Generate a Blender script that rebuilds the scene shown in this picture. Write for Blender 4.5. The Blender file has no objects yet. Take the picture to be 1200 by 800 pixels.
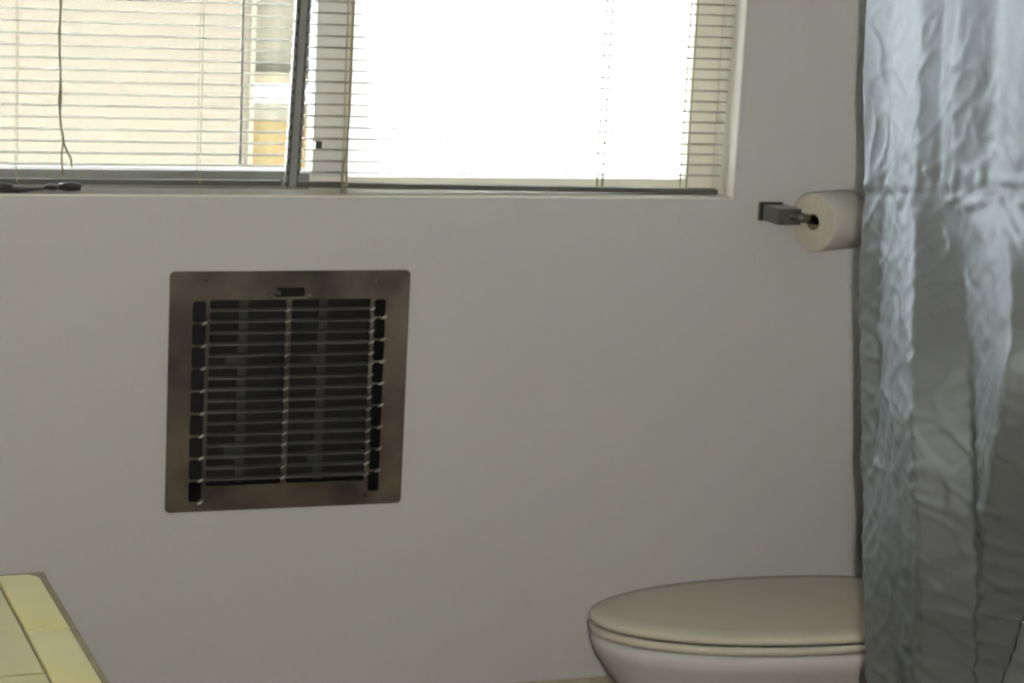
import bpy, bmesh, math, random
import numpy as np
from mathutils import Vector, Matrix, noise

SC = bpy.context.scene
COL = SC.collection
random.seed(4)

# ---------------------------------------------------------------- camera
YAW, PITCH, ROLL, F = 0.356737, 0.192788, 0.0524596, 2600.0
CAM = Vector((-0.9894, -3.799, 1.62))
cy, sy = math.cos(YAW), math.sin(YAW); cp, sp = math.cos(PITCH), math.sin(PITCH)
fwd = Vector((sy*cp, cy*cp, -sp)); r0 = Vector((cy, -sy, 0)); u0 = r0.cross(fwd)
RIGHT = r0*math.cos(ROLL) + u0*math.sin(ROLL); UP = -r0*math.sin(ROLL) + u0*math.cos(ROLL)
cd = bpy.data.cameras.new('camera'); cam = bpy.data.objects.new('camera', cd); COL.objects.link(cam)
cd.sensor_width = 36; cd.lens = F/1200*36; cd.clip_start = .02
cam.matrix_world = Matrix(((RIGHT.x, UP.x, -fwd.x, CAM.x), (RIGHT.y, UP.y, -fwd.y, CAM.y), (RIGHT.z, UP.z, -fwd.z, CAM.z), (0, 0, 0, 1)))
cd.dof.use_dof = True; cd.dof.focus_distance = 1.8; cd.dof.aperture_fstop = 26
SC.camera = cam

# ---------------------------------------------------------------- light
world = bpy.data.worlds.new('world'); SC.world = world; world.use_nodes = True
bg = world.node_tree.nodes['Background']
bg.inputs[0].default_value = (.66, .80, 1.0, 1); bg.inputs[1].default_value = 6
sd = bpy.data.lights.new('sun', 'SUN'); sd.energy = 430; sd.angle = .02; sd.color = (.97, .98, 1)
sun = bpy.data.objects.new('sun', sd); COL.objects.link(sun)
sun.rotation_euler = Vector((.10, .45, -.95)).to_track_quat('-Z', 'Y').to_euler()
# the camera's own small flash, a hand's width right of and above the lens
fd = bpy.data.lights.new('camera_flash', 'SPOT'); fd.energy = 218; fd.shadow_soft_size = .008; fd.color = (1, .965, .88)
fd.spot_size = math.radians(75); fd.spot_blend = 1.0
fl = bpy.data.objects.new('camera_flash', fd); COL.objects.link(fl)
fl.location = CAM + RIGHT*.036 + UP*.035
fl.rotation_euler = (Vector((.1, 0, 1.2)) - fl.location).to_track_quat('-Z', 'Y').to_euler()
SC.view_settings.view_transform = 'Standard'; SC.view_settings.look = 'None'
SC.view_settings.gamma = 1; SC.view_settings.exposure = 0
SC.view_settings.use_curve_mapping = False

# ---------------------------------------------------------------- measuring helpers (photo pixel -> point on a plane y = Y)
def ray(x, y): return RIGHT*((x-600)/F) - UP*((y-400)/F) + fwd
def at(x, y, Y=0.0):
    r = ray(x, y); return CAM + r*((Y-CAM.y)/r.y)
def px(p):
    d = Vector(p)-CAM; return 600+F*d.dot(RIGHT)/d.dot(fwd)

# ---------------------------------------------------------------- material helpers
def mat(name, base, rough=.5, metal=0.0, var=0.0, vscale=6, base2=None, bump=0.0, bscale=60, spec=.5, coat=0.0, stretch=(1,1,1), trans=0.0):
    m = bpy.data.materials.new(name); m.use_nodes = True
    nt = m.node_tree; b = nt.nodes['Principled BSDF']
    b.inputs['Base Color'].default_value = (*base, 1); b.inputs['Roughness'].default_value = rough
    b.inputs['Metallic'].default_value = metal; b.inputs['Specular IOR Level'].default_value = spec
    b.inputs['Coat Weight'].default_value = coat; b.inputs['Coat Roughness'].default_value = .03 if name[:4] in ('bone', 'whit') else .12
    tc = nt.nodes.new('ShaderNodeTexCoord'); mp = nt.nodes.new('ShaderNodeMapping'); mp.inputs['Scale'].default_value = stretch
    nt.links.new(tc.outputs['Object'], mp.inputs[0])
    if var or base2:
        n = nt.nodes.new('ShaderNodeTexNoise'); n.inputs['Scale'].default_value = vscale; n.inputs['Detail'].default_value = 3
        nt.links.new(mp.outputs[0], n.inputs['Vector'])
        r = nt.nodes.new('ShaderNodeValToRGB'); r.color_ramp.elements[0].position = .35; r.color_ramp.elements[1].position = .65
        c2 = base2 or tuple(min(1, c*(1+var)) for c in base); c1 = base if base2 else tuple(c*(1-var) for c in base)
        r.color_ramp.elements[0].color = (*c1, 1); r.color_ramp.elements[1].color = (*c2, 1)
        nt.links.new(n.outputs['Fac'], r.inputs[0]); nt.links.new(r.outputs[0], b.inputs['Base Color'])
    if bump:
        n = nt.nodes.new('ShaderNodeTexNoise'); n.inputs['Scale'].default_value = bscale; n.inputs['Detail'].default_value = 4
        nt.links.new(mp.outputs[0], n.inputs['Vector'])
        bm_ = nt.nodes.new('ShaderNodeBump'); bm_.inputs['Strength'].default_value = bump; bm_.inputs['Distance'].default_value = .01
        nt.links.new(n.outputs['Fac'], bm_.inputs['Height']); nt.links.new(bm_.outputs[0], b.inputs['Normal'])
    if trans:
        t = nt.nodes.new('ShaderNodeBsdfTranslucent'); t.inputs[0].default_value = (*base, 1)
        mx = nt.nodes.new('ShaderNodeMixShader'); mx.inputs[0].default_value = trans
        out = nt.nodes['Material Output']
        nt.links.new(b.outputs[0], mx.inputs[1]); nt.links.new(t.outputs[0], mx.inputs[2]); nt.links.new(mx.outputs[0], out.inputs[0])
    return m

M = {}
M['wall'] = mat('painted_plaster', (.62, .61, .59), .55, var=.012, vscale=2, bump=.05, bscale=90, spec=.3)
M['reveal'] = M['wall']
M['base'] = mat('beige_baseboard', (.52, .43, .32), .45, var=.05)
M['floor'] = mat('brown_floor', (.17, .125, .085), .35, var=.25, vscale=5)
M['ceil'] = mat('ceiling_paint', (.6, .59, .56), .7, var=.02)
M['frame'] = mat('window_aluminium', (.70, .685, .65), .45, var=.03)
M['jamb'] = mat('cream_window_jamb', (.86, .83, .72), .4, var=.02)
M['dkframe'] = mat('grey_window_metal', (.27, .27, .25), .4, metal=.3, var=.06, vscale=20)
M['post'] = mat('grey_post_metal', (.34, .34, .33), .35, metal=.4, var=.06, vscale=20)
M['postdk'] = mat('dark_seal_rubber', (.075, .073, .055), .6, var=.1, vscale=40)
M['slat'] = mat('white_blind_slat', (.53, .51, .43), .5, var=.02, trans=.12)
M['rail'] = mat('blind_rail_enamel', (.10, .10, .085), .8, var=.05)
M['cord'] = mat('tan_cord', (.33, .29, .19), .8, var=.1, vscale=80)
M['ladder'] = mat('cream_ladder_cord', (.50, .46, .28), .8, var=.05, vscale=80)
M['wand'] = mat('wand_plastic', (.5, .47, .43), .2, var=.03)
M['black'] = mat('dark_cord_plastic', (.03, .025, .028), .5, var=.2, vscale=60)
M['grille'] = mat('worn_stainless_steel', (.17, .16, .145), .22, metal=.85, base2=(.56, .47, .35), vscale=6.5, bump=.03, bscale=25)  # brown and grey mottling paints patchy room reflections into the steel
M['blade'] = mat('louvre_steel', (.135, .13, .118), .4, metal=.25, var=.1, vscale=30)
M['tip'] = mat('bright_rivet_steel', (.6, .59, .55), .3, metal=.7, var=.05)
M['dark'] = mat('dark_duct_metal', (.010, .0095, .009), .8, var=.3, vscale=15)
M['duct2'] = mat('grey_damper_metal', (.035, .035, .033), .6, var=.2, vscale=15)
M['chrome'] = mat('chrome', (.20, .20, .18), .2, metal=1.0, var=.05, vscale=30)
M['paper'] = mat('tissue_paper', (.53, .50, .455), .95, var=.02, vscale=30, bump=.15, bscale=300, spec=.1)
M['papere'] = mat('tissue_layers', (.62, .58, .47), .95, var=.03, vscale=60, bump=.2, bscale=400, spec=.1)
M['core'] = mat('cardboard_core', (.16, .12, .08), .9, var=.1)
M['seat'] = mat('bone_plastic', (.66, .61, .49), .15, var=.015, coat=.5)
M['china'] = mat('white_vitreous_china', (.68, .635, .60), .12, var=.012, coat=.5)
M['tile'] = mat('yellow_glazed_tile', (.62, .55, .215), .5, var=.04, vscale=9, spec=.35)
M['tile2'] = mat('olive_glazed_tile', (.50, .45, .185), .5, var=.04, vscale=9, spec=.35)
M['grout'] = mat('grey_grout', (.25, .22, .12), .9, var=.1, vscale=50)  # olive joints; the tone also paints the shaded strip along the counter edge
M['wood'] = mat('brown_cabinet_wood', (.21, .12, .06), .45, var=.25, vscale=4, stretch=(6, 6, 1))
M['tub'] = mat('tub_enamel', (.6, .59, .56), .15, var=.02)
M['curtain'] = mat('grey_vinyl_curtain', (.15, .157, .15), .60, var=.05, vscale=8, bump=.12, bscale=28, spec=.28, trans=.05, coat=.07)
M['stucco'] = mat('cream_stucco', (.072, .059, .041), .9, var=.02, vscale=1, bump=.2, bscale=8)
M['bouncew'] = mat('white_stucco', (.58, .60, .62), .9, var=.02, vscale=1, bump=.2, bscale=8)
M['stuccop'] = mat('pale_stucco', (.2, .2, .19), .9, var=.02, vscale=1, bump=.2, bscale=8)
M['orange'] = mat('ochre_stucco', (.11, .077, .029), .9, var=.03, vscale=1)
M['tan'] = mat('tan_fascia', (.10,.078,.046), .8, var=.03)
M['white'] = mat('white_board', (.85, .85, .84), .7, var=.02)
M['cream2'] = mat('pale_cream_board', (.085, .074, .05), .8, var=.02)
M['ground'] = mat('concrete', (.25, .25, .245), .9, var=.1, vscale=2)
M['roof'] = mat('roof_felt', (.2, .19, .18), .9, var=.1)
# window glass: thin clear pane
def sheen_mix(m, col, rough, fac):
    nt = m.node_tree; out = nt.nodes['Material Output']; src = out.inputs[0].links[0].from_socket
    gl = nt.nodes.new('ShaderNodeBsdfGlossy'); gl.inputs[0].default_value = (*col, 1); gl.inputs['Roughness'].default_value = rough
    b = nt.nodes['Principled BSDF']
    if b.inputs['Normal'].links: nt.links.new(b.inputs['Normal'].links[0].from_socket, gl.inputs['Normal'])
    mx = nt.nodes.new('ShaderNodeMixShader'); mx.inputs[0].default_value = fac
    nt.links.new(src, mx.inputs[1]); nt.links.new(gl.outputs[0], mx.inputs[2]); nt.links.new(mx.outputs[0], out.inputs[0])
sheen_mix(M['curtain'], (.70, .82, 1.0), .58, .045)  # blue of the daylight is put into the curtain's gloss colour
g = bpy.data.materials.new('clear_glass'); g.use_nodes = True; nt = g.node_tree; nt.nodes.clear()
o_ = nt.nodes.new('ShaderNodeOutputMaterial'); tr = nt.nodes.new('ShaderNodeBsdfTransparent'); tr.inputs[0].default_value = (.95, .97, .95, 1)
gl = nt.nodes.new('ShaderNodeBsdfGlossy'); gl.inputs['Roughness'].default_value = .05
fr = nt.nodes.new('ShaderNodeFresnel'); fr.inputs[0].default_value = 1.45; mx = nt.nodes.new('ShaderNodeMixShader')
nt.links.new(fr.outputs[0], mx.inputs[0]); nt.links.new(tr.outputs[0], mx.inputs[1]); nt.links.new(gl.outputs[0], mx.inputs[2]); nt.links.new(mx.outputs[0], o_.inputs[0])
M['glass'] = g

# ---------------------------------------------------------------- geometry helpers
def link(name, me, m, parent=None, smooth=False):
    me.materials.clear(); me.materials.append(M[m] if isinstance(m, str) else m)
    if smooth:
        for p in me.polygons: p.use_smooth = True
    o = bpy.data.objects.new(name, me); COL.objects.link(o)
    if parent: o.parent = parent
    return o
def fin(name, bm, m, parent=None, smooth=False, bevel=0, seg=2):
    if bevel:
        es = [e for e in bm.edges if len(e.link_faces) == 2 and e.calc_face_angle(0) > .5]
        bmesh.ops.bevel(bm, geom=es, offset=bevel, segments=seg, profile=.5, affect='EDGES', clamp_overlap=True)
    bmesh.ops.recalc_face_normals(bm, faces=bm.faces)
    me = bpy.data.meshes.new(name); bm.to_mesh(me); bm.free()
    o = link(name, me, m, parent, smooth)
    if smooth and bevel: me.set_sharp_from_angle(angle=1.0)
    return o
def add_box(bm, x0, x1, y0, y1, z0, z1):
    v = [bm.verts.new(p) for p in ((x0,y0,z0),(x1,y0,z0),(x1,y1,z0),(x0,y1,z0),(x0,y0,z1),(x1,y0,z1),(x1,y1,z1),(x0,y1,z1))]
    for f in ((0,3,2,1),(4,5,6,7),(0,1,5,4),(1,2,6,5),(2,3,7,6),(3,0,4,7)): bm.faces.new([v[i] for i in f])
    return v
def box(name, x0, x1, y0, y1, z0, z1, m, parent=None, bevel=0):
    bm = bmesh.new(); add_box(bm, x0, x1, y0, y1, z0, z1); return fin(name, bm, m, parent, bevel > 0, bevel)
def add_tube(bm, pts, r, n=8, cap=True):
    pts = [Vector(p) for p in pts]; rings = []
    for i, p in enumerate(pts):
        d = (pts[min(i+1, len(pts)-1)] - pts[max(i-1, 0)]).normalized()
        a = d.orthogonal().normalized() if i == 0 else (a - d*a.dot(d)).normalized()
        b = d.cross(a); rr = r[i] if isinstance(r, (list, tuple)) else r
        rings.append([bm.verts.new(p + (a*math.cos(2*math.pi*k/n) + b*math.sin(2*math.pi*k/n))*rr) for k in range(n)])
    for A, B in zip(rings, rings[1:]):
        for k in range(n): bm.faces.new((A[k], A[(k+1) % n], B[(k+1) % n], B[k]))
    if cap: bm.faces.new(rings[0][::-1]); bm.faces.new(rings[-1])
def tube(name, pts, r, m, parent=None, n=8):
    bm = bmesh.new(); add_tube(bm, pts, r, n); return fin(name, bm, m, parent, True)
def loft(bm, rings, closed=True, cap=True):
    R = [[bm.verts.new(p) for p in r] for r in rings]; n = len(R[0])
    for A, B in zip(R, R[1:]):
        for k in range(n if closed else n-1): bm.faces.new((A[k], A[(k+1) % n], B[(k+1) % n], B[k]))
    if cap: bm.faces.new(R[0][::-1]); bm.faces.new(R[-1])
def empty(name, loc=(0, 0, 0)):
    o = bpy.data.objects.new(name, None); COL.objects.link(o); o.location = loc; o.empty_display_size = .05
    bpy.context.view_layer.update(); return o
def tag(o, label, cat, group=None):
    o['label'] = label; o['category'] = cat
    if group: o['group'] = group
    return o
def struct(o, label=None):
    o['kind'] = 'structure'
    if label: o['label'] = label
    return o
def adopt(root):
    # children were built in world coordinates: keep them there under the moved root
    off = Vector(root.location)
    for c in list(root.children):
        c.location = Vector(c.location) - off
def plate(name, outer, holes, y, depth, bev, m, parent=None):
    """filled outline in the x-z plane with holes, extruded along y"""
    cu = bpy.data.curves.new(name, 'CURVE'); cu.dimensions = '2D'; cu.fill_mode = 'BOTH'; cu.extrude = depth/2; cu.bevel_depth = bev; cu.bevel_resolution = 2; cu.offset = -bev
    for poly in [outer] + holes:
        s = cu.splines.new('POLY'); s.points.add(len(poly)-1); s.use_cyclic_u = True
        for p, q in zip(s.points, poly): p.co = (q[0], q[1], 0, 1)
    t = bpy.data.objects.new('tmp', cu); COL.objects.link(t)
    dg = bpy.context.evaluated_depsgraph_get(); me = bpy.data.meshes.new_from_object(t.evaluated_get(dg))
    bpy.data.objects.remove(t)
    me.transform(Matrix(((1,0,0,0),(0,0,-1,y),(0,1,0,0),(0,0,0,1)))); me.name = name
    return link(name, me, m, parent)
def rrect(x0, x1, z0, z1, r, n=5):
    out = []
    for cx, cz, a0 in ((x1-r, z0+r, -90), (x1-r, z1-r, 0), (x0+r, z1-r, 90), (x0+r, z0+r, 180)):
        for k in range(n+1):
            a = math.radians(a0 + 90*k/n); out.append((cx+r*math.cos(a), cz+r*math.sin(a)))
    return out

# ---------------------------------------------------------------- setting
XL, XR, YB, ZC = -1.15, 1.285, -4.9, 2.4
WX0, WX1, WZ0, WZ1 = -.80, .862, 1.097, 1.97          # window opening
GX0, GX1, GZ0, GZ1 = -.200, .200, .545, .955            # duct opening
T = .15
def wall_with_holes():
    bm = bmesh.new(); xs = sorted({XL, XR, WX0, WX1, GX0, GX1}); zs = sorted({0, ZC, WZ0, WZ1, GZ0, GZ1})
    def hole(x, z): return (WX0 < x < WX1 and WZ0 < z < WZ1) or (GX0 < x < GX1 and GZ0 < z < GZ1)
    n, k = len(xs)-1, len(zs)-1
    V = {}
    def v(i, j, s):
        if (i, j, s) not in V: V[i, j, s] = bm.verts.new((xs[i], T if s else 0, zs[j]))
        return V[i, j, s]
    solid = lambda i, j: 0 <= i < n and 0 <= j < k and not hole((xs[i]+xs[i+1])/2, (zs[j]+zs[j+1])/2)
    for i in range(n):
        for j in range(k):
            if not solid(i, j): continue
            for s in (0, 1): bm.faces.new((v(i,j,s), v(i+1,j,s), v(i+1,j+1,s), v(i,j+1,s)))
            for di, dj, a, b in ((-1,0,(i,j),(i,j+1)), (1,0,(i+1,j),(i+1,j+1)), (0,-1,(i,j),(i+1,j)), (0,1,(i,j+1),(i+1,j+1))):
                if not solid(i+di, j+dj): bm.faces.new((v(*a,0), v(*b,0), v(*b,1), v(*a,1)))
    # soften the window's plaster corners
    es = [e for e in bm.edges if all(abs(q.co.y) < 1e-6 for q in e.verts) and len(e.link_faces) == 2 and e.calc_face_angle(0) > 1
          and all(WX0-.01 < q.co.x < WX1+.01 and WZ0-.01 < q.co.z < WZ1+.01 for q in e.verts)]
    bmesh.ops.bevel(bm, geom=es, offset=.004, segments=3, profile=.5, affect='EDGES')
    o = fin('wall_back', bm, 'wall', None, True); o.data.set_sharp_from_angle(angle=.9); return struct(o)
wall_with_holes()
M['reveal'] = mat('cream_gloss_paint', (.90, .87, .78), .6, var=.01)  # cream paint, lightened so the daylit reveal and sill read brighter
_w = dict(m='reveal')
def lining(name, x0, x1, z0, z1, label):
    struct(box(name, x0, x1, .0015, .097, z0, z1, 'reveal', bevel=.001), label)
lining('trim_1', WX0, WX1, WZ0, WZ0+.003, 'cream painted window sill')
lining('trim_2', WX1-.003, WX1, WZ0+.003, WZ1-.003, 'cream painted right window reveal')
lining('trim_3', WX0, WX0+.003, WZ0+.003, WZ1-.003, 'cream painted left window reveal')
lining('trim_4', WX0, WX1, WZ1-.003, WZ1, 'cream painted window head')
struct(box('wall_left', XL-.1, XL, YB, T, 0, ZC, 'wall'))
struct(box('wall_right', XR, XR+.1, YB, T, 0, ZC, 'wall'))
struct(box('wall_front', XL-.1, XR+.1, YB-.1, YB, 0, ZC, 'wall'))
struct(box('floor', XL-.1, XR+.1, YB-.1, T, -.1, 0, 'floor'))
struct(box('ceiling', XL-.1, XR+.1, YB-.1, T+.0, ZC, ZC+.12, 'ceil'))
struct(box('wall_partition', .60, XR, -1.235, -1.165, 0, ZC, 'wall'), 'short partition wall between toilet and bathtub')
zb = at(690, 796, -.014).z
struct(box('baseboard_back', XL, XR, -.014, 0, 0, zb, 'base', bevel=.004))
struct(box('baseboard_left', XL, XL+.014, YB, -.014, 0, zb, 'base', bevel=.004))
# outside: pavement
struct(box('ground', -6, 8, T+.01, 14, -.3, -.2, 'ground'), 'concrete ground outside the window')

# ---------------------------------------------------------------- window
win = struct(empty('window_1', (.03, .1, WZ0)), 'wide sliding window of two panes with grey centre stile')
Y0, Y1 = .098, .14
bx = lambda nm, a, b, c, d, e, f, m, bev=.002: box(nm, a, b, c, d, e, f, m, win, bev)
zf = at(400, 203, Y0).z                                   # top of the bottom track
bx('window_frame', WX0+.001, WX0+.04, Y0, Y1, WZ0+.001, WZ1-.001, 'frame')
xr = at(812, 100, Y0).x
bx('window_frame', xr, WX1-.001, Y0, Y1, WZ0+.001, WZ1-.001, 'jamb')
bx('window_frame', WX0+.04, xr, Y0, Y1, WZ1-.04, WZ1-.001, 'frame')
bx('bottom_track', .05, xr, Y0, Y1, WZ0+.001, zf-.006, 'jamb')
bx('bottom_track', WX0+.04, .05, Y0-.012, Y1, WZ0+.001, zf+.004, 'dkframe')
sx0, sx1 = at(368.5, 100, Y0).x, at(410, 100, Y0).x
bx('sash_stile', sx0, sx1, Y0-.004, Y1-.004, zf-.006, WZ1-.04, 'frame')
bx('window_glass', WX0+.04, sx0, .118, .122, zf+.004, WZ1-.04, 'glass', 0)
bx('window_glass', sx1, xr, .112, .116, zf-.006, WZ1-.04, 'glass', 0)
p = at(374, 170, Y0-.012)
lt = bx('latch', p.x-.008, p.x+.004, Y0-.016, Y0-.004, p.z-.009, p.z+.007, 'black')
# askew grey post between the two blinds with dark notched seals
YP = .026
pt, pb = at(356.5, 0, YP), at(343.2, 207, YP)
d = (pt-pb)/(pt.z-pb.z); ptop = pb + d*(WZ1-pb.z-.004); pbot = pb + d*(WZ0+.016-pb.z)
def slanted(name, o0, o1, y0, y1, m, za=None, zb_=None, parent=win):
    bm = bmesh.new(); v = add_box(bm, 0, 1, y0, y1, 0, 1)
    for q in v:
        base = ptop if q.co.z > .5 else pbot
        q.co = Vector((base.x + (o1 if q.co.x > .5 else o0), q.co.y, base.z))
    return fin(name, bm, m, parent)
slanted('window_post', -.006, .006, YP-.004, YP+.012, 'post')
for o0, o1 in ((-.0125, -.006), (.006, .0115)):
    s = slanted('post_seal', o0, o1, YP-.001, YP+.010, 'postdk')
    # clips on the seal where each slat ends
bm = bmesh.new(); zz = WZ0+.03
while zz < WZ1-.03:
    q = pbot + d*(zz-pbot.z)
    for o0, o1 in ((-.0145, -.009), (.009, .0135)):
        add_box(bm, q.x+o0, q.x+o1, YP-.003, YP+.008, zz-.006, zz+.006)
    zz += .0205
sc = fin('slat_clips', bm, 'dkframe', win); sc['kind'] = 'stuff'
adopt(win)

# ---------------------------------------------------------------- blinds
PITCHZ = .0203
def slat_mesh(L):
    bm = bmesh.new(); n = 6; w = .0125
    top = []; bot = []
    for i in range(n+1):
        y = -w + 2*w*i/n; c = .0022*(1-(y/w)**2)
        top.append((y, c)); bot.append((y, c-.0006))
    rings = [[(x, y, z) for y, z in top + bot[::-1]] for x in (0, L)]
    loft(bm, rings)
    bmesh.ops.recalc_face_normals(bm, faces=bm.faces)
    me = bpy.data.meshes.new('slat'); bm.to_mesh(me); bm.free()
    for p_ in me.polygons: p_.use_smooth = True
    me.set_sharp_from_angle(angle=.8)
    return me
YS = .052
def blind(x0, x1, zl, zr, z_first, label, edge=None):
    root = tag(empty('mini_blind', (x0, YS, WZ1)), label, 'blind', 'blinds in the window')
    zt = WZ1-.03
    box('head_rail', x0, x1, YS-.014, YS+.014, zt, WZ1-.0035, 'slat', root, .002)
    me = slat_mesh(x1-x0); z = z_first
    while z < zt-.005:
        o = link('slat', me, 'slat', root)
        sh = 0
        if edge: sh = edge(z)
        o.location = (x0+sh, YS, z); o.rotation_euler = (math.radians(random.uniform(-1.5, 1.5)), math.radians(random.uniform(-.05, .05)), 0)
        z += PITCHZ
    bm = bmesh.new(); v = add_box(bm, x0+.001, x1-.004, YS-.0125, YS+.006, 0, .009)
    for q in v: q.co.z += zl + (zr-zl)*(q.co.x-x0)/(x1-x0)
    fin('bottom_rail', bm, 'rail', root, True, .002)
    return root, zt
mid = lambda z: (pbot + d*(z-pbot.z)).x
xr0 = mid(1.12)+.012
zR0, zR1 = at(360, 219.5, YS-.0125).z, at(830, 230, YS-.0125).z
bR, zt = blind(xr0, WX1-.012, zR0, max(zR1, WZ0+.004), at(600, 204, YS).z, 'white slatted mini blind over the bright right pane', lambda z: (mid(z)-mid(1.12))*.7)
for cx, yy in ((712, 60), (409.5, 60), (811, 60)):
    a = at(cx, yy, YS).x
    for dy in (-.0135, .0135):
        tube('ladder_cord', [(a, YS+dy, zt), (a-.001, YS+dy, 1.3), (a, YS+dy, WZ0+.015)], .0019, 'ladder', bR, 6)
q0, q1 = at(408, 150, YS-.016), at(400, 214, YS-.016)
tube('pull_cord', [(q0.x+.004, q0.y, zt), (q0.x+.003, q0.y, 1.25), (q0.x, q0.y, 1.19), (q1.x, q0.y, 1.13), (q1.x+.004, q0.y, 1.106)], .0012, 'cord', bR, 6)
tube('cord_tassel', [(q1.x+.003, q0.y-.003, 1.119), (q1.x+.004, q0.y-.004, 1.099)], [.003, .006], 'cord', bR, 8)
adopt(bR)
xl1 = mid(1.12)-.013
zL = at(200, 217, YS-.0125).z
bL, zt = blind(WX0+.006, xl1, zL, zL, at(150, 193, YS).z, 'white slatted mini blind over the cream coloured left pane', lambda z: (mid(z)-mid(1.12))*.5)
yc = YS-.017
pts = [at(u, v, yc) for u, v in ((72, 0), (69, 40), (71, 90), (69, 120), (72, 150), (76, 172), (83, 186), (84, 196))]
tube('lift_cord', [(pts[0].x, yc, zt)] + pts, .0018, 'cord', bL, 6)
pts = [at(u, v, yc-.001) for u, v in ((70, 60), (72, 110), (70, 140), (74, 165), (72, 185), (74, 205))]
tube('lift_cord', [(pts[0].x, yc, zt)] + pts, .0016, 'cord', bL, 6)
w0, w1 = at(285, 0, yc), at(281.5, 188, yc)
tube('tilt_wand', [(w0.x+.002, yc, zt), w0, w1], .0022, 'wand', bL, 6)
tube('wand_tip', [w1+Vector((0,0,.004)), w1-Vector((0,0,.006))], [.003, .004], 'wand', bL, 8)
for cx, yy in ((20, 60), (236, 60)):
    a = at(cx, yy, YS).x
    for dy in (-.0135, .0135): tube('ladder_cord', [(a, YS+dy, zt), (a, YS+dy, zL+.004)], .0006, 'ladder', bL, 6)
adopt(bL)

# dark tangled cord end lying on the sill
t = empty('cord_bundle', tuple(at(60, 222, .02)[:2]) + (WZ0+.003,))
tag(t, 'dark tangled cord with tassels lying on the window sill at left', 'cord')
zc = WZ0+.008
P = [Vector((at(u, 222, .02).x, y_, z_)) for u, y_, z_ in ((-30, .02, zc), (0, .018, zc+.001), (22, .02, zc), (40, .017, zc+.002), (56, .02, zc+.004), (75, .019, zc+.004))]
tube('cord', P, [.006, .0055, .005, .003, .003, .004], 'black', t, 8)
for u0_, u1_, r1 in ((52, 66, .006), (68, 94, .0085), (-10, 14, .007)):
    a, b = at(u0_, 222, .018).x, at(u1_, 222, .018).x
    tube('tassel', [(a, .015, zc+.003+r1*.4), ((a+b)/2, .014, zc+.003+r1*.5), (b, .016, zc+.002+r1*.5)], [r1*.6, r1, r1*.75], 'black', t, 10)
adopt(t)

# ---------------------------------------------------------------- wall grille
gr = tag(empty('wall_heater_grille', (0, 0, .53)), 'stainless steel heater grille with painted patchy reflections set in the wall under the window', 'grille')
gx = lambda x, y: at(x, y, -.011).x
gz = lambda x, y: at(x, y, -.011).z
OX0, OX1 = gx(196, 458), gx(475, 458); OZ1, OZ0 = gz(340, 317), gz(330, 595)
sz0, sz1 = gz(230, 589), gz(230, 352)
slots = []; ns = 9; hp = (sz1-sz0)/ns
L0, L1 = gx(223, 470), gx(238.5, 470); R0, R1 = gx(434.5, 470), gx(447, 470)
mz0, mz1 = gz(335, 566), gz(335, 351)
holes = []
for i in range(ns):
    a, b = sz0+hp*i+.0022, sz0+hp*(i+1)-.0022
    holes.append(rrect(L0, L1, a, b, .005)); holes.append(rrect(R0, R1, a+.006, b+.006 if i < ns-1 else b, .005))
ML0, ML1 = gx(243.5, 460), gx(332, 460); MR0, MR1 = gx(338.5, 460), gx(430, 460)
holes += [rrect(ML0, ML1, mz0, mz1, .003), rrect(MR0, MR1, mz0, mz1, .003)]
tx0, tx1, tz0, tz1 = gx(322, 342), gx(357, 342), gz(340, 347.5), gz(340, 337)
holes.append(rrect(tx0, tx1, tz0, tz1, .004))
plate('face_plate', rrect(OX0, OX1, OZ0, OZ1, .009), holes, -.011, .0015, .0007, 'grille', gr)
# folded rim back to the wall
bm = bmesh.new(); o1 = rrect(OX0+.002, OX1-.002, OZ0+.002, OZ1-.002, .008)
loft(bm, [[(x, y, z) for x, z in o1] for y in (-.0105, -.0005)], True, False)
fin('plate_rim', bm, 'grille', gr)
# lip of the damper slot
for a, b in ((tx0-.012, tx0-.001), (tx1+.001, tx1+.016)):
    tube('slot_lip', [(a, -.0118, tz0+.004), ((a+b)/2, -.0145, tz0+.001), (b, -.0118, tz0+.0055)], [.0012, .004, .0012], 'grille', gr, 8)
box('damper_lever', tx0+.004, tx0+.011, -.012, .02, tz0+.003, tz0+.009, 'blade', gr, .001)
# louvre blades
nb = 16; bp = (mz1-mz0)/(nb+.45)
def blade_mesh(Lx):
    bm = bmesh.new(); sec = [(-.004, -.0012), (-.004, .0012), (.008, .0030), (.008, .0018)]
    loft(bm, [[(x, y, z) for y, z in sec] for x in (0, Lx)])
    bmesh.ops.recalc_face_normals(bm, faces=bm.faces); me = bpy.data.meshes.new('louvre_blade'); bm.to_mesh(me); bm.free(); return me
meL, meR = blade_mesh(ML1-ML0+.004), blade_mesh(MR1-MR0+.004)
bm = bmesh.new()
bmesh.ops.create_icosphere(bm, subdivisions=1, radius=1)
for q in bm.verts:
    q.co = Vector((q.co.x*.0062, q.co.y*.0022, q.co.z*.0026 + q.co.x*.0024))
tm = bpy.data.meshes.new('rivet'); bm.to_mesh(tm); bm.free()
for i in range(nb):
    z = mz1 - bp*(i+.95)
    for me, x in ((meL, ML0-.002), (meR, MR0-.002)):
        o = link('louvre_blade', me, 'blade', gr); o.location = (x, -.006, z)
    for x in ((ML1+MR0)/2-.001, R0-.0028-.001):
        o = link('rivet', tm, 'tip', gr, True); o.location = (x, -.0125, z+.001)
for i in range(ns):
    o = link('rivet', tm, 'tip', gr, True); o.location = (L1-.002, -.0125, sz0+hp*i)
    if i: o = link('rivet', tm, 'tip', gr, True); o.location = (R1-.002, -.0125, sz0+hp*i+.006)
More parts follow.
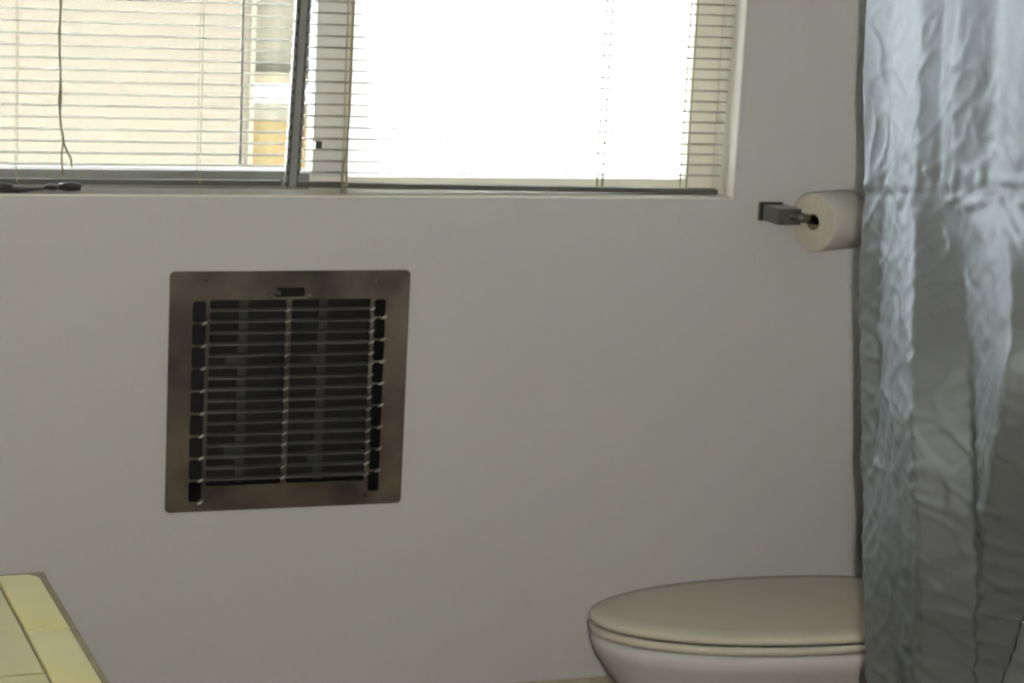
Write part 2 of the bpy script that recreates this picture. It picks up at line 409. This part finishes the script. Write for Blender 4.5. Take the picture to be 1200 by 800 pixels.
for u, v, m_ in ((242, 328, 'black'), (440, 329, 'blade'), (427, 580, 'black'), (236, 587, 'blade')):
    a = at(u, v, -.012); tube('screw', [(a.x, -.0115, a.z), (a.x, -.0135, a.z)], [.0045, .0035], m_, gr, 10)
# duct behind
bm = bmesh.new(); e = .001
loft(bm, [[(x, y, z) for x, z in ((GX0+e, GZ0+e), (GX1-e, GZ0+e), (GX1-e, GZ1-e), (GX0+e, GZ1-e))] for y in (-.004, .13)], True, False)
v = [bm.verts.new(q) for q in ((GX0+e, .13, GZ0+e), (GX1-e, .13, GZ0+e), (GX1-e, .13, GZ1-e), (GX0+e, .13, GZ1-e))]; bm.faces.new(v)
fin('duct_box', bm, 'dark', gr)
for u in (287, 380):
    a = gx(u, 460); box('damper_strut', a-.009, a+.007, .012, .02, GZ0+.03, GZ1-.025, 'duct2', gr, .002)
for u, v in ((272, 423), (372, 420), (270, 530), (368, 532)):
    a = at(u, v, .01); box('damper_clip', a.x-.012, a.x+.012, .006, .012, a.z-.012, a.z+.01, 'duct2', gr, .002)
adopt(gr)

# ---------------------------------------------------------------- paper holder and roll
h = tag(empty('toilet_paper_holder', tuple(at(905, 247, 0))), 'chrome toilet paper holder screwed to the wall right of the window', 'holder')
a = at(889, 236, 0); b = at(914, 258, 0)
box('wall_plate', a.x, b.x, -.008, 0, b.z, a.z, 'chrome', h, .002)
box('post', a.x+.004, b.x+.002, -.082, -.007, b.z+.003, a.z-.003, 'chrome', h, .003)
ctr = Vector((.988, -.088, at(950, 259, -.088).z)); ang = math.radians(21)
ax = Vector((math.cos(ang), math.sin(ang), 0)); Lr = .108
tube('arm', [(a.x+.02, -.068, (a.z+b.z)/2), (.965, -.082, ctr.z+.006), tuple(ctr+ax*.015)], [.011, .010, .008], 'chrome', h, 12)
tube('roller', [tuple(ctr+ax*.01), tuple(ctr+ax*(Lr+.015))], .008, 'chrome', h, 12)
e2 = ctr+ax*(Lr+.015)
box('post', e2.x-.004, e2.x+.018, -.078, 0, b.z+.003, a.z-.003, 'chrome', h, .003)
box('wall_plate', e2.x-.008, e2.x+.022, -.008, 0, b.z, a.z, 'chrome', h, .002)
adopt(h)
rl = tag(empty('toilet_paper_roll', tuple(ctr)), 'white toilet paper roll on the chrome holder beside the curtain', 'toilet roll')
def ringpts(c, r, n=40):
    s = Vector((-ax.y, ax.x, 0)); return [tuple(c + s*(r*math.cos(2*math.pi*k/n)) + Vector((0, 0, 1))*(r*math.sin(2*math.pi*k/n))) for k in range(n)]
RR = .0560; RC = .0155
cc = ctr + Vector((0, 0, -.002))
bm = bmesh.new(); loft(bm, [ringpts(cc+ax*s, r) for s, r in ((.0, RR-.002), (.002, RR), (Lr-.002, RR), (Lr, RR-.002))], True, False)
fin('paper_sheet', bm, 'paper', rl, True)
bm = bmesh.new(); loft(bm, [ringpts(cc+ax*s, r) for s, r in ((0, RC), (.0005, RR*.6), (0, RR-.002))], True, False)
fin('paper_end', bm, 'papere', rl, True)
bm = bmesh.new(); loft(bm, [ringpts(cc+ax*s, r) for s, r in ((Lr, RC), (Lr, RR-.002))], True, False)
fin('paper_end', bm, 'papere', rl, True)
bm = bmesh.new(); loft(bm, [ringpts(cc+ax*s, r) for s, r in ((.0, RC), (Lr, RC), (Lr, RC-.001), (0, RC-.001), (0, RC))], True, False)
fin('cardboard_core', bm, 'core', rl, True)
bm = bmesh.new(); loose = [(cc.x, 0, 0)]
s_ = Vector((-ax.y, ax.x, 0))
rows = []
for k in range(9):
    aa = math.radians(80 - k*12); 
    q = cc + s_*(RR+.0012)*math.cos(aa) + Vector((0, 0, (RR+.0012)*math.sin(aa))); rows.append([tuple(q+ax*.001), tuple(q+ax*(Lr-.001))])
R_ = [[bm.verts.new(p_) for p_ in r] for r in rows]
for A, B in zip(R_, R_[1:]): bm.faces.new((A[0], A[1], B[1], B[0]))
fin('loose_sheet', bm, 'paper', rl, True)
adopt(rl)

# ---------------------------------------------------------------- toilet
TY = -.388; TX = .461
to = tag(empty('toilet', (.75, TY, 0)), 'white toilet with closed bone lid, side on, against the right wall', 'toilet')
def egg(x0, L, W, z, n=96, pw=2.0, frac=.57):
    out = []; xc = x0 + L*frac
    for k in range(n):
        a = 2*math.pi*k/n; c, s = math.cos(a), math.sin(a)
        e = pw if c < 0 else 2.7
        x = xc + (L*frac if c < 0 else L*(1-frac))*math.copysign(abs(c)**(2/e), c)
        y = TY + W/2*math.copysign(abs(s)**(2/e), s)
        out.append((x, y, z))
    return out
LL, LW = .68, .362
zt_ = .418
bm = bmesh.new()
loft(bm, [egg(TX+.012, LL-.024, LW-.024, zt_-.015), egg(TX+.002, LL-.004, LW-.004, zt_-.014), egg(TX, LL, LW, zt_-.009), egg(TX+.003, LL-.006, LW-.006, zt_-.004),
          egg(TX+.012, LL-.022, LW-.024, zt_-.0005), egg(TX+.04, LL-.07, LW-.08, zt_+.0015), egg(TX+.14, LL-.24, LW-.25, zt_+.003)])
fin('lid', bm, 'seat', to, True)
bm = bmesh.new(); zs = zt_-.019
o_r = [egg(TX+.006, LL-.010, LW-.012, zs), egg(TX+.001, LL-.004, LW-.002, zs-.005), egg(TX+.002, LL-.006, LW-.004, zs-.013), egg(TX+.012, LL-.02, LW-.024, zs-.017)]
i_r = [egg(TX+.07, LL-.14, LW-.15, zs-.017), egg(TX+.07, LL-.14, LW-.15, zs)]
loft(bm, o_r + i_r + [o_r[0]], True, False)
fin('seat_ring', bm, 'seat', to, True)
bm = bmesh.new(); zr = zs-.018
lev = [(zr-.0, .014, .64, .335), (zr-.004, .007, .66, .348), (zr-.014, .005, .67, .352), (zr-.03, .010, .67, .345), (zr-.042, .018, .66, .332), (zr-.06, .03, .64, .315), (zr-.09, .053, .53, .29), (zr-.13, .09, .47, .25),
       (zr-.19, .135, .44, .215), (zr-.27, .155, .43, .205), (zr-.33, .150, .44, .215), (.012, .135, .47, .24), (0, .132, .475, .245)]
inner = [egg(TX+.075, .31, .22, zr-.09), egg(TX+.06, .34, .25, zr-.02), egg(TX+.06, .35, .26, zr)]
loft(bm, inner + [egg(TX+a_, L_, W_, z_, frac=.55) for z_, a_, L_, W_ in lev])
fin('bowl', bm, 'china', to, True)
box('bowl_shelf', TX+.40, 1.13, TY-.14, TY+.14, .30, zr+.001, 'china', to, .015)
box('tank', 1.10, 1.272, TY-.195, TY+.195, zr+.001, .74, 'china', to, .02)
box('tank_lid', 1.095, 1.278, TY-.20, TY+.20, .74, .765, 'china', to, .008)
tube('flush_lever', [(1.10, TY-.13, .69), (1.085, TY-.13, .69), (1.08, TY-.08, .685)], .006, 'chrome', to)
for s in (-.07, .07): tube('hinge', [(TX+LL-.04, TY+s-.02, zs+.004), (TX+LL-.04, TY+s+.02, zs+.004)], .011, 'seat', to, 10)
adopt(to); to.rotation_euler.z = math.radians(-2.6)

# ---------------------------------------------------------------- tiled vanity
ct = tag(empty('tiled_countertop', (-.88, -1.19, .76)), 'yellow tiled vanity countertop with rounded edge tiles, lower left', 'countertop')
CX1, CY1, CZ = -.598, -1.172, .80
box('mortar_bed', XL+.002, CX1-.006, -2.45, CY1-.006, .755, CZ-.004, 'grout', ct, .012)
def edge_tile(x0, x1, y0, y1, rx=False, ry=False, m='tile', z0=.752):
    """tile with its top bullnosed at x1 and / or y1"""
    bm = bmesh.new(); R = .028; zt__ = CZ
    v = add_box(bm, x0, x1, y0, y1, z0 if (rx or ry) else CZ-.01, zt__)
    for e in list(bm.edges):
        pass
    sel = []
    for e in bm.edges:
        c = (e.verts[0].co+e.verts[1].co)/2
        if rx and abs(c.x-x1) < 1e-5 and abs(c.z-zt__) < 1e-5: sel.append(e)
        if ry and abs(c.y-y1) < 1e-5 and abs(c.z-zt__) < 1e-5: sel.append(e)
        if rx and ry and abs(c.x-x1) < 1e-5 and abs(c.y-y1) < 1e-5: sel.append(e)
    bmesh.ops.bevel(bm, geom=sel, offset=R, segments=5, profile=.5, affect='EDGES')
    es = [e for e in bm.edges if len(e.link_faces) == 2 and e.calc_face_angle(0) > 1.2 and min(q.co.z for q in e.verts) > CZ-.002]
    bmesh.ops.bevel(bm, geom=es, offset=.0016, segments=2, profile=.5, affect='EDGES')
    o = fin('tile', bm, m, ct, True)
    for p_ in o.data.polygons:
        if p_.area > .003: p_.use_smooth = False
    return o
G = .003
ys = [CY1, -1.402, -1.612, -1.822, -2.032, -2.242, -2.45]
XE = -.664
for i, (a, b) in enumerate(zip(ys, ys[1:])):
    edge_tile(XE+G/2, CX1, b+G/2, a-(G/2 if i else 0), True, i == 0).data.set_sharp_from_angle(angle=.9)
xs = [XE, -.90, XL+.002]
edge_tile(XE-.24, XE-G/2, CY1-.066+G/2, CY1, False, True).data.set_sharp_from_angle(angle=.9)
edge_tile(XL+.002, XE-.24-G/2-.001, CY1-.066+G/2, CY1, False, True).data.set_sharp_from_angle(angle=.9)
fy = [CY1-.066, -1.545, -1.845, -2.145, -2.45]
for a, b in zip(fy, fy[1:]):
    edge_tile(XE-.24+.001, XE-.002, b+G/2, a-G/2, m='tile2'); edge_tile(XL+.002, XE-.24-.002, b+G/2, a-G/2, m='tile2')
adopt(ct); ct.rotation_euler.z = math.radians(1.7)
for o_t in [ct]: o_t.location.x += .001
vc = tag(empty('vanity_cabinet', (-.88, -1.8, 0)), 'brown wooden vanity cabinet under the yellow tiled countertop', 'cabinet')
box('body', XL+.02, -.63, -2.44, -1.2, .08, .75, 'wood', vc, .003)
box('plinth', XL+.02, -.68, -2.42, -1.22, 0, .08, 'wood', vc)
for i in range(2):
    a = -1.215-.615*i; dr = box('door', -.63, -.612, a-.6, a, .10, .735, 'wood', vc, .004)
    tube('knob', [(-.612, a-.05-.5*(1-i), .55), (-.597, a-.05-.5*(1-i), .55), (-.590, a-.05-.5*(1-i), .55)], [.006, .007, .014], 'chrome', dr, 12)
adopt(vc)

# ---------------------------------------------------------------- bathtub and rod
tb = tag(empty('bathtub', (.9, -2.0, 0)), 'white bathtub hidden behind the grey shower curtain', 'bathtub')
bm = bmesh.new()
def rr3(x0, x1, y0, y1, z, r): return [(x, y, z) for x, y in rrect(x0, x1, y0, y1, r)]
TX0, TX1, TY0, TY1 = .64, XR-.004, -2.75, -1.24
loft(bm, [rr3(TX0, TX1, TY0, TY1, 0, .01), rr3(TX0, TX1, TY0, TY1, .37, .01), rr3(TX0+.005, TX1, TY0+.005, TY1-.005, .385, .012), rr3(TX0+.06, TX1-.05, TY0+.07, TY1-.07, .385, .08),
          rr3(TX0+.07, TX1-.06, TY0+.08, TY1-.08, .375, .09), rr3(TX0+.13, TX1-.12, TY0+.2, TY1-.14, .09, .1), rr3(TX0+.17, TX1-.16, TY0+.24, TY1-.18, .07, .1)])
fin('tub_shell', bm, 'tub', tb, True).data.set_sharp_from_angle(angle=.9)
tube('drain', [(.92, -1.5, .069), (.92, -1.5, .074)], .03, 'chrome', tb, 16)
adopt(tb)
struct(box('wall_tub_end', .575, XR, -2.83, -2.76, 0, ZC, 'wall'), 'end wall of the tub alcove')
rod = tag(empty('curtain_rod', (.575, -2.0, 1.95)), 'chrome shower curtain rod above the bathtub', 'rod')
tube('rod', [(.59, -1.237, 1.95), (.59, -2.758, 1.95)], .0125, 'chrome', rod, 14)
for y_ in (-1.237, -2.758):
    s = 1 if y_ > -2 else -1; tube('flange', [(.59, y_, 1.95), (.59, y_-s*.012, 1.95)], [.03, .02], 'chrome', rod, 16)
adopt(rod)

# ---------------------------------------------------------------- shower curtain
lv = [ # picture row, fold boundaries, slopes of the folds in plan (dx/dy); + faces the window
 (0,   (1014, 1045, 1078, 1106, 1119, 1172, 1230), (-.10, .06, -.14, .24, -.10, .16)),
 (215, (1012, 1041, 1074, 1105, 1118, 1160, 1228), (-.14, .10, -.22, .20, -.16, .20)),
 (300, (1011, 1035, 1068, 1106, 1136, 1189, 1228), (-.45, .22, -.6, -.5, .26, -.5)),
 (400, (1009, 1034, 1067, 1106, 1138, 1184, 1226), (-.8, .38, -1.1, -1.1, .40, -1.2)),
 (520, (1009, 1030, 1066, 1106, 1142, 1164, 1225), (-.8, .40, -1.1, -1.1, .42, -1.3)),
 (600, (1011, 1020, 1070, 1106, 1142, 1153, 1225), (.10, .30, -1.2, -1.1, .38, -1.3)),
 (700, (1017, 1050, 1078, 1108, 1145, 1149, 1225), (.12, .26, -1.2, -1.2, .30, -1.3)),
 (800, (1019, 1055, 1077, 1108, 1145, 1147, 1225), (-.9, .26, -1.2, -1.2, .1, -1.3)),
]
NS = 18
def on_line(c, r, P, slope):
    """where the sight line of pixel (c, r) meets the vertical plane through P that runs along (-slope, -1)"""
    d_ = ray(c, r); nrm = Vector((1, -slope, 0)); t_ = nrm.dot(Vector((P.x, P.y, 0))-Vector((CAM.x, CAM.y, 0)))/nrm.dot(d_)
    return CAM + d_*t_
rowsC = []
for r, cols, slopes in lv:
    P0 = on_line(cols[0], r, Vector((.492, 0, 0)), 0); row = [P0]
    for c, s_l in zip(cols[1:], slopes):
        P0 = on_line(c, r, P0, s_l); row.append(P0)
    rowsC.append(row)
def interp(z):
    out = []
    for k in range(len(rowsC[0])):
        cc_ = [r_[k] for r_ in rowsC]
        if z >= cc_[0].z: out.append(Vector((cc_[0].x, cc_[0].y, z))); continue
        if z <= cc_[-1].z: out.append(Vector((cc_[-1].x, cc_[-1].y, z))); continue
        for A, B in zip(cc_, cc_[1:]):
            if B.z <= z <= A.z:
                q_ = A.lerp(B, (A.z-z)/(A.z-B.z)); out.append(Vector((q_.x, q_.y, z))); break
    return out
ZT, ZBOT, NZ = 1.93, .16, 400
grid = []
for j in range(NZ+1):
    z = ZT + (ZBOT-ZT)*j/NZ
    K = interp(z)
    # further pleats towards the viewer, outside the picture
    last = K[-1]; yy = last.y; n_ext = 22
    for k in range(1, n_ext+1):
        K.append(Vector((.49 + (.022 if k % 2 else -.03) + (last.x-.49)*.3**k, yy + (-2.66-yy)*k/n_ext, z)))
    pts = []
    for a, b in zip(K, K[1:]):
        for i in range(NS): pts.append(a.lerp(b, i/NS))
    pts.append(K[-1])
    arr = np.array([tuple(p_) for p_ in pts])
    for _ in range(5):                         # round the fold ridges
        arr[1:-1] = (arr[:-2]+arr[1:-1]*2+arr[2:])/4
    # gather towards the rod at the top
    tt = max(0, min(1, (z-1.55)/(ZT-1.55))); tt = tt*tt*(3-2*tt)
    arr[:, 0] = arr[:, 0]*(1-tt) + (.59 + (arr[:, 0]-.49)*.5)*tt
    grid.append(arr)
ca, cb = on_line(1012, 227, Vector((.492, 0, 0)), 0), on_line(1195, 222, Vector((.492, 0, 0)), 0)
CR0, CRY, CRS = ca.z, ca.y, (cb.z-ca.z)/(cb.y-ca.y)
GA = np.array(grid)
for _ in range(200):                           # let the folds run smoothly down the cloth
    GA[1:-1] = (GA[:-2]+GA[1:-1]*2+GA[2:])/4
grid = list(GA)
creases = []
for l_ in (((1030, 455), (1062, 468), (1092, 505), (1110, 555), (1150, 600), (1190, 660)), ((1028, 547), (1058, 549), (1092, 551)), ((1060, 470), (1036, 520), (1022, 560)),
           ((1120, 566), (1138, 571)), ((1163, 519), (1187, 521)), ((1168, 593), (1185, 597), (1200, 606)), ((1158, 686), (1170, 700), (1182, 716)), ((1028, 400), (1042, 392)), ((1172, 530), (1184, 548)),
           ((1063, 500), (1060, 545)), ((1060, 640), (1078, 610)), ((1022, 655), (1052, 648)), ((1040, 215), (1060, 240)), ((1090, 200), (1112, 235), (1140, 222)), ((1120, 245), (1190, 228)), ((1145, 330), (1188, 300))):
    q_ = [on_line(c_, r_, Vector((.50, 0, 0)), 0) for c_, r_ in l_]
    for a_, b_ in zip(q_, q_[1:]): creases.append((a_.y, a_.z, b_.y, b_.z))
creases = np.array(creases)
def crease_h(y, z):
    d_ = creases[:, 2:]-creases[:, :2]; w = np.array((y, z))-creases[:, :2]
    t_ = np.clip((w*d_).sum(1)/(d_**2).sum(1), 0, 1); e_ = w - d_*t_[:, None]
    return float(np.exp(-(e_**2).sum(1).min()/.0045**2))
for j, arr in enumerate(grid):
    for i in range(len(arr)):
        x, y, z = arr[i]
        w_ = max(0, min(1, (1.56-z)/.1))
        # packing creases and crumples, stronger low down
        s = (y+1.2)
        n1 = noise.noise(Vector((y*9, z*5.5, 1.7)))*(.0025 if z > 1.2 else .004)
        n2 = noise.noise(Vector((y*26+z*14, z*16, 4.2)))
        n3 = noise.noise(Vector((y*24-z*22, z*22, 9.1)))
        amp = .0012 + .0022*max(0, min(1, (1.3-z)/.2))
        fold = (1-min(1, abs(n2)*5))*amp + (1-min(1, abs(n3)*5))*amp*.8
        zc_ = CR0 + (y-CRY)*CRS + .006*noise.noise(Vector((y*12, 0, 3)))
        cr = math.exp(-((z-zc_)/.006)**2)*.0018*(1+noise.noise(Vector((y*40, 2, 2)))) 
        pk = math.exp(-((z-zc_)/.03)**2)*noise.noise(Vector((y*50, z*30, 7)))*.004
        arr[i, 0] += (n1 - fold + cr + pk - (.0026*crease_h(y, z) if y > -1.75 else 0))*w_
        arr[i, 1] += .003*noise.noise(Vector((z*6, 8, s*3))) if True else 0
bm = bmesh.new(); V = [[bm.verts.new(p_) for p_ in arr] for arr in grid]
for A, B in zip(V, V[1:]):
    for k in range(len(A)-1): bm.faces.new((A[k], B[k], B[k+1], A[k+1]))
cur = tag(empty('shower_curtain', (.5, -2.0, 1.93)), 'crinkled silvery grey vinyl shower curtain hanging at the right edge', 'curtain')
fin('curtain_sheet', bm, 'curtain', cur, True)
bm = bmesh.new()
nn = len(V[0]); 
for k in range(12):
    y_ = -1.26 - k*.127
    cxr, czr = .59, 1.945
    n_ = 14; ring = [Vector((cxr+.022*math.cos(2*math.pi*q/n_), y_, czr+.026*math.sin(2*math.pi*q/n_)-.006)) for q in range(n_+1)]
    tube('curtain_ring', ring, .0018, 'chrome', cur, 6)
bm.free()
adopt(cur)

# ---------------------------------------------------------------- outside
YO = 3.2
nh = tag(empty('neighbouring_house', (-1.5, YO, -.2)), 'cream stucco house wall seen through the left window pane', 'house')
o = lambda x, y: at(x, y, YO)
xe = o(291, 120).x; xf = o(365, 120).x
xw = o(-20, 100).x-.35; 
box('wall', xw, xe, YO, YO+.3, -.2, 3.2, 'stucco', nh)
box('corner_board', xe, o(296, 120).x, YO-.02, YO+.3, -.2, 3.2, 'cream2', nh)
xa = o(296, 120).x
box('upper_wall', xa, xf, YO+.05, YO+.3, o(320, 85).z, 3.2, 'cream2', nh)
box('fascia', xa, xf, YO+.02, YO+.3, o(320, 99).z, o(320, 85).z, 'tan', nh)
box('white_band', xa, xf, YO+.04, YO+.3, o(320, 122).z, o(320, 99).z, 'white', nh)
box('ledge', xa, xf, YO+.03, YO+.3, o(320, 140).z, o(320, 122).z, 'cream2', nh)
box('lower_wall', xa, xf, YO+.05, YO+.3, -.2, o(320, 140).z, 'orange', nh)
box('added_shade_eave', xw, xf, YO-1.6, YO+.3, 2.5, 2.65, 'white', nh)  # deep overhang out of view, added to keep sun off the cream wall
adopt(nh)
n2_ = tag(empty('neighbouring_building', (3, YO, -.2)), 'bright white stucco building behind the right window pane, with an added unseen bounce wall at far left', 'building')
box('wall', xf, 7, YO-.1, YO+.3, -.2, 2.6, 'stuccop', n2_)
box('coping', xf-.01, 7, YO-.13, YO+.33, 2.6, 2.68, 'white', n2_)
box('wall', -7, xw, YO-.1, YO+.3, -.2, 2.6, 'bouncew', n2_)  # unseen white wall added to bounce daylight onto the right reveal and curtain
adopt(n2_)
